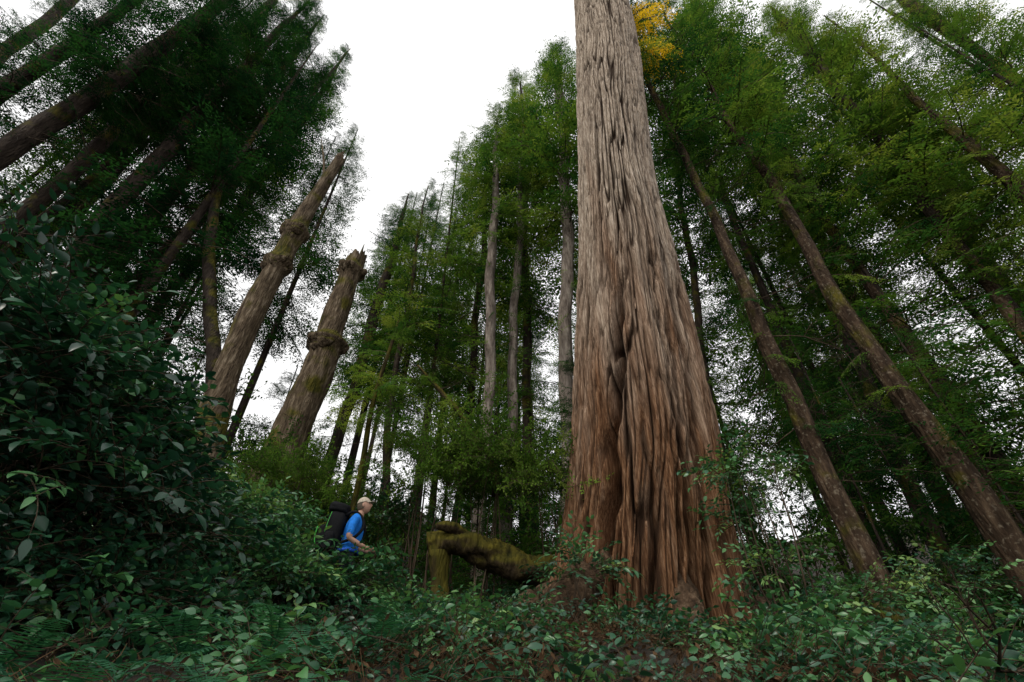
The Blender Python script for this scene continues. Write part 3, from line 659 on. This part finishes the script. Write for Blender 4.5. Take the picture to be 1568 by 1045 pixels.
def cover(name,coll,n,xr,yr,scl,tint,seed,keep,zo=(.0,.25),clear=.2,rmin=2.5):
    r=np.random.default_rng(seed); x=r.uniform(*xr,n); y=r.uniform(*yr,n); nn=np.sin(x*1.7+1)*np.sin(y*1.4+2)+.6*np.sin(x*3.1)*np.cos(y*2.7)
    ok=(nn+r.normal(0,.5,n)>keep)&(np.hypot(x,y)>rmin)&(np.hypot(x-cb[0],y-cb[1])>1.5)
    clr=(x>-1.7)&(x<1.6)&(y<9); ok&=~(clr&(r.random(n)<clear))
    ok&=~((x>1.9)&(x<3.9)&(y>6.4)&(y<8)&(r.random(n)<.5))
    ok&=~((np.abs(x+2.3)<.55)&(np.abs(y-7.2)<.5))
    ok&=~((x<-.2)&(x>-2.6)&(y<3.6)&(r.random(n)<.5))
    x=x[ok];y=y[ok];n=len(x)
    p=np.c_[x,y,H(x,y)+r.uniform(*zo,n)]
    return scatter(name,coll,p,np.c_[r.normal(0,.3,n),-r.uniform(.1,1.1,n),r.uniform(0,6.28,n)],r.uniform(*scl,n),tint+r.normal(0,.13,n))
cover('salal_ground_cover',C_salal,4300,(-8,9),(1.2,12),(.55,1.1),.42,21,-.8,(0,.22))
cover('understory_shrubs',C_huck,520,(-20,20),(11,24),(2.2,4),.2,22,-.6,(.0,1.6))
cover('forest_litter',C_lit,1100,(-2,3.5),(2,10),(.8,1.4),.3,23,-3,(0,.02),0)
r=np.random.default_rng(5); n=70; x=r.uniform(-3,5,n); y=r.uniform(3,10,n)
scatter('fallen_branches',C_dead,np.c_[x,y,H(x,y)+.06],np.c_[r.uniform(0,6,n),r.uniform(-.2,.1,n),r.uniform(0,6.28,n)],r.uniform(.5,1.4,n),.3)
# ferns (rooted on the ground)
FP=[(-1.95,2.35,.8),(-1.1,2.45,.75),(-2.7,2.9,.85),(-1.55,3.0,.9),(-.75,3.1,.65),(-1.7,3.9,1.05),(-1.25,4.4,1.0),(-2.3,3.8,1.0),(-1.85,4.9,1.1),(-1.5,5.4,1.1),(-3.0,2.1,.9),(-.5,4.0,.65),(-1.2,5.9,1.0),(1.3,3.6,.5),(-2.1,5.6,1.1),(-.2,3.3,.6),(.5,4.4,.6)]
for i,(x_,y_,sc) in enumerate(FP):
    o=link('sword_fern',C_fern.objects[i%3].data); o.location=(x_,y_,float(H(x_,y_))-.02); o.scale=(sc,)*3; o.rotation_euler=(random.uniform(-.15,.15),random.uniform(-.15,.15),random.uniform(0,6))
# ------------------------------------------------------------ hiker
M_skin=plain('skin',(.42,.24,.17),.55,.4,60,.1); M_shirt=plain('blue_shirt',(.012,.17,.62),.8,.2,25,.2,.4); M_trous=plain('dark_trousers',(.02,.025,.035),.85,.2); M_boot=plain('boots',(.05,.035,.025),.7)
M_pack=plain('pack_fabric',(.006,.0065,.008),.8,.15,60,.3,.4); M_green=plain('green_trim',(.05,.35,.05),.6); M_cap=plain('cap_fabric',(.46,.40,.32),.85,.2); M_hair=plain('hair',(.09,.07,.05),.8,.3,90,.5,.6); M_eye=plain('eye',(.02,.02,.02),.2,.6); M_belt=plain('blue_belt',(.01,.08,.5),.7)
e=empty('hiker')
J=[];E=[];S=[]
def j(x,y,z,a,b=None,par=None,m=0):
    J.append((x,y,z,a,b or a)); i=len(J)-1
    if par is not None: E.append((par,i)); S.append(m)
    return i
SK,SH,TR,BO=0,1,2,3
pel=j(-.03,0,.95,.125,.165); bel=j(-.01,0,1.10,.115,.15,pel,SH); che=j(.01,0,1.28,.125,.17,bel,SH); uch=j(.02,0,1.42,.10,.13,che,SH)
nk=j(.05,0,1.52,.055,None,uch,SK); hd=j(.075,0,1.61,.06,None,nk,SK)
for sg in (-1,1):
    sh=j(.02,sg*.17,1.43,.07,None,uch,SH); mid=j(.0,sg*.225,1.28,.062,None,sh,SH); slv=j(.0,sg*.245,1.20,.058,None,mid,SH)
    el=j(-.01,sg*.255,1.13,.043,None,slv,SK); fm=j(.12,sg*.20,1.07,.04,None,el,SK); wr=j(.26,sg*.11,1.03,.026,None,fm,SK); pa=j(.325,sg*.075,1.035,.033,.02,wr,SK)
    for k,(dy,l) in enumerate(((.03,.07),(.01,.08),(-.01,.075),(-.03,.06))):
        a=j(.35,sg*(.075)+dy*.9*1.0,1.04-.004*k,.0095,None,pa,SK); b_=j(.35+l*.45,sg*.07+dy,1.035,.009,None,a,SK); c=j(.35+l*.6,sg*.065+dy,1.035-l*.4,.008,None,b_,SK); j(.35+l*.35,sg*.06+dy,1.03-l*.62,.007,None,c,SK)
    a=j(.31,sg*.045,1.05,.011,None,pa,SK); b_=j(.345,sg*.02,1.065,.0095,None,a,SK); j(.375,sg*.012,1.06,.008,None,b_,SK)
    hp=j(-.03,sg*.10,.88,.10,None,pel,TR); f_=.16 if sg<0 else -.14
    kn=j(.06+f_*.6,sg*.11,.50,.062,None,hp,TR); cf=j(f_*.9,sg*.11,.33,.056,None,kn,TR); an=j(f_,sg*.115,.10,.042,None,cf,TR); toe=j(f_+.10,sg*.12,.045,.045,.035,an,BO); j(f_+.19,sg*.125,.035,.03,None,toe,BO)
me=bpy.data.meshes.new('hb'); me.from_pydata([q[:3] for q in J],E,[]); ob=link('body_tmp',me)
sk=ob.modifiers.new('s','SKIN'); 
for i,q in enumerate(J): me.skin_vertices[0].data[i].radius=(q[3],q[4])
me.skin_vertices[0].data[0].use_root=True; sk.use_smooth_shade=True
sb=ob.modifiers.new('d','SUBSURF'); sb.levels=2; sb.render_levels=2
bpy.context.view_layer.update(); dg=bpy.context.evaluated_depsgraph_get()
bm_=bpy.data.meshes.new_from_object(ob.evaluated_get(dg)); bpy.data.objects.remove(ob)
for k in (M_skin,M_shirt,M_trous,M_boot): bm_.materials.append(k)
JA=np.array([q[:3] for q in J]); EA=np.array(E)
rd=np.array([(J[x_][3]+J[y_][3])/2 for x_,y_ in E])
for pgn in bm_.polygons:
    c=np.array(pgn.center); a=JA[EA[:,0]]; b_=JA[EA[:,1]]; ab=b_-a; tt=np.clip(((c-a)*ab).sum(1)/(ab*ab).sum(1),0,1)
    dd=np.linalg.norm(a+ab*tt[:,None]-c,axis=1)-rd*.7
    mi=S[int(dd.argmin())]
    if mi==SH and c[2]<.97 and abs(c[1])<.2: mi=TR
    if mi==TR and c[2]>.98: mi=SH
    pgn.material_index=mi
    pgn.use_smooth=True
link('body',bm_,e)
bm=bmesh.new(); bmesh.ops.create_uvsphere(bm,u_segments=40,v_segments=28,radius=1)
for v in bm.verts:
    x_,y_,z_=v.co; X_=x_*.098; Y_=y_*.076*(1-.12*max(0,-z_)); Z_=z_*.122
    if z_<0 and x_>0: X_+=.012*(-z_)
    if z_<-.2 and x_<0: X_*=.82
    if x_>.5: 
        nose=math.exp(-((y_/.16)**2)-(((z_+.12)/.2)**2)); X_+=.028*nose
        X_-=.010*math.exp(-(((abs(y_)-.33)/.15)**2)-(((z_-.05)/.13)**2))
        X_+=.006*math.exp(-((y_/.3)**2)-(((z_+.48)/.07)**2))-.005*math.exp(-((y_/.3)**2)-(((z_+.42)/.03)**2))
        X_+=.006*math.exp(-((y_/.5)**2)-(((z_-.2)/.08)**2))
    v.co=(X_,Y_,Z_)
for sg in (-1,1):
    q=bmesh.ops.create_uvsphere(bm,u_segments=12,v_segments=8,radius=1)['verts']
    for v in q: v.co=(v.co.x*.018-.005,v.co.y*.009+sg*.076,v.co.z*.031-.008)
hm_=bpy.data.meshes.new('head'); bm.to_mesh(hm_); bm.free(); hm_.materials.append(M_skin); hm_.polygons.foreach_set('use_smooth',np.ones(len(hm_.polygons),bool))
HM=Matrix.Translation((.085,0,1.665))@Matrix.Rotation(math.radians(-14),4,'Y')
ho=link('head',hm_,e); ho.matrix_local=HM
for sg in (-1,1):
    bm=bmesh.new(); bmesh.ops.create_uvsphere(bm,u_segments=10,v_segments=8,radius=.011); ey=bpy.data.meshes.new('eye'); bm.to_mesh(ey); bm.free(); ey.materials.append(M_eye); eo=link('eye',ey,e); eo.matrix_local=HM@Matrix.Translation((.083,sg*.027,.006))
bm=bmesh.new(); bmesh.ops.create_uvsphere(bm,u_segments=32,v_segments=20,radius=1)
bmesh.ops.delete(bm,geom=[v for v in bm.verts if v.co.z<.22],context='VERTS')
for v in bm.verts: v.co=(v.co.x*.108,v.co.y*.086,v.co.z*.134)
seg=14; ring=[]
for k in range(seg+1):
    a=-1.1+2.2*k/seg; i_=bm.verts.new((math.cos(a)*.100,math.sin(a)*.082,.034)); o_=bm.verts.new((math.cos(a)*.098+.075*math.cos(a*1.25),math.sin(a)*.082*.95,.022+.006*math.cos(a*2))); ring.append((i_,o_))
for k in range(seg): bm.faces.new((ring[k][0],ring[k+1][0],ring[k+1][1],ring[k][1]))
cm_=bpy.data.meshes.new('cap'); bm.to_mesh(cm_); bm.free(); cm_.materials.append(M_cap); co_=link('cap',cm_,e); co_.matrix_local=HM
md=co_.modifiers.new('t','SOLIDIFY'); md.thickness=.004
bm=bmesh.new(); bmesh.ops.create_uvsphere(bm,u_segments=32,v_segments=20,radius=1)
bmesh.ops.delete(bm,geom=[v for v in bm.verts if v.co.x>.12 or v.co.z<-.55 or v.co.z>.45],context='VERTS')
for v in bm.verts: v.co=(v.co.x*.103,v.co.y*.080,v.co.z*.127)
hh=bpy.data.meshes.new('hair'); bm.to_mesh(hh); bm.free(); hh.materials.append(M_hair); hho=link('hair',hh,e); hho.matrix_local=HM
def rbox(name,c,s,bev,m,rot=0,taper=0,noise=.006):
    bm=bmesh.new(); bmesh.ops.create_cube(bm,size=1)
    for v in bm.verts:
        k=1-taper*(v.co.z+.5); v.co=(v.co.x*s[0]*k,v.co.y*s[1]*k,v.co.z*s[2])
    bmesh.ops.subdivide_edges(bm,edges=bm.edges[:],cuts=5,use_grid_fill=True)
    for v in bm.verts:
        n_=Vector((v.co.x/s[0]*2,v.co.y/s[1]*2,v.co.z/s[2]*2)); ln=(abs(n_.x)**4+abs(n_.y)**4+abs(n_.z)**4)**.25
        v.co=v.co/max(ln,.3)*1.0 if ln>.9 else v.co
        v.co+=Vector((random.gauss(0,noise),random.gauss(0,noise),random.gauss(0,noise)))
    q=bpy.data.meshes.new(name); bm.to_mesh(q); bm.free(); q.materials.append(m); q.polygons.foreach_set('use_smooth',np.ones(len(q.polygons),bool))
    o=link(name,q,e); o.location=c; o.rotation_euler=(0,rot,0); mm=o.modifiers.new('s','SUBSURF'); mm.levels=1; mm.render_levels=2; return o
rbox('backpack',(-.27,0,1.24),(.27,.36,.64),.05,M_pack,.10,.06)
rbox('backpack_lid',(-.25,0,1.585),(.31,.34,.16),.04,M_pack,.18,.1)
rbox('backpack_front_pocket',(-.43,0,1.16),(.12,.26,.38),.03,M_pack,.10)
rbox('backpack_side_pocket',(-.30,-.195,1.10),(.14,.07,.24),.03,M_pack,.1); rbox('backpack_side_pocket',(-.30,.195,1.10),(.14,.07,.24),.03,M_pack,.1)
mb=MB()
V,Fc=tube(*resample([(-.47,-.12,1.05),(-.50,-.12,1.15),(-.49,-.12,1.3)],[.009]*3,10),6); mb.add(V,Fc)
V,Fc=tube(*resample([(-.36,-.222,1.2),(-.35,-.20,1.35),(-.33,-.18,1.5)],[.005]*3,10),6); mb.add(V,Fc)
link('pack_trim',mb.mesh('trim',[M_green],True),e)
mb=MB()
for sg in (-1,1):
    V,Fc=tube(*resample([(-.14,sg*.10,1.48),(-.02,sg*.115,1.535),(.10,sg*.12,1.46),(.15,sg*.13,1.32),(.08,sg*.165,1.18),(-.12,sg*.16,1.08)],[.022]*6,26),8); mb.add(V,Fc)
link('shoulder_straps',mb.mesh('straps',[M_pack],True),e)
mb=MB(); th=np.linspace(0,6.283,40); V,Fc=tube(np.c_[np.cos(th)*.145-.02,np.sin(th)*.19,.985+0*th],[.024]*40,8,False); mb.add(V,Fc); link('hip_belt',mb.mesh('belt',[M_belt],True),e)
e.location=(-2.37,7.1,.66); e.rotation_euler=(0,0,math.radians(10))
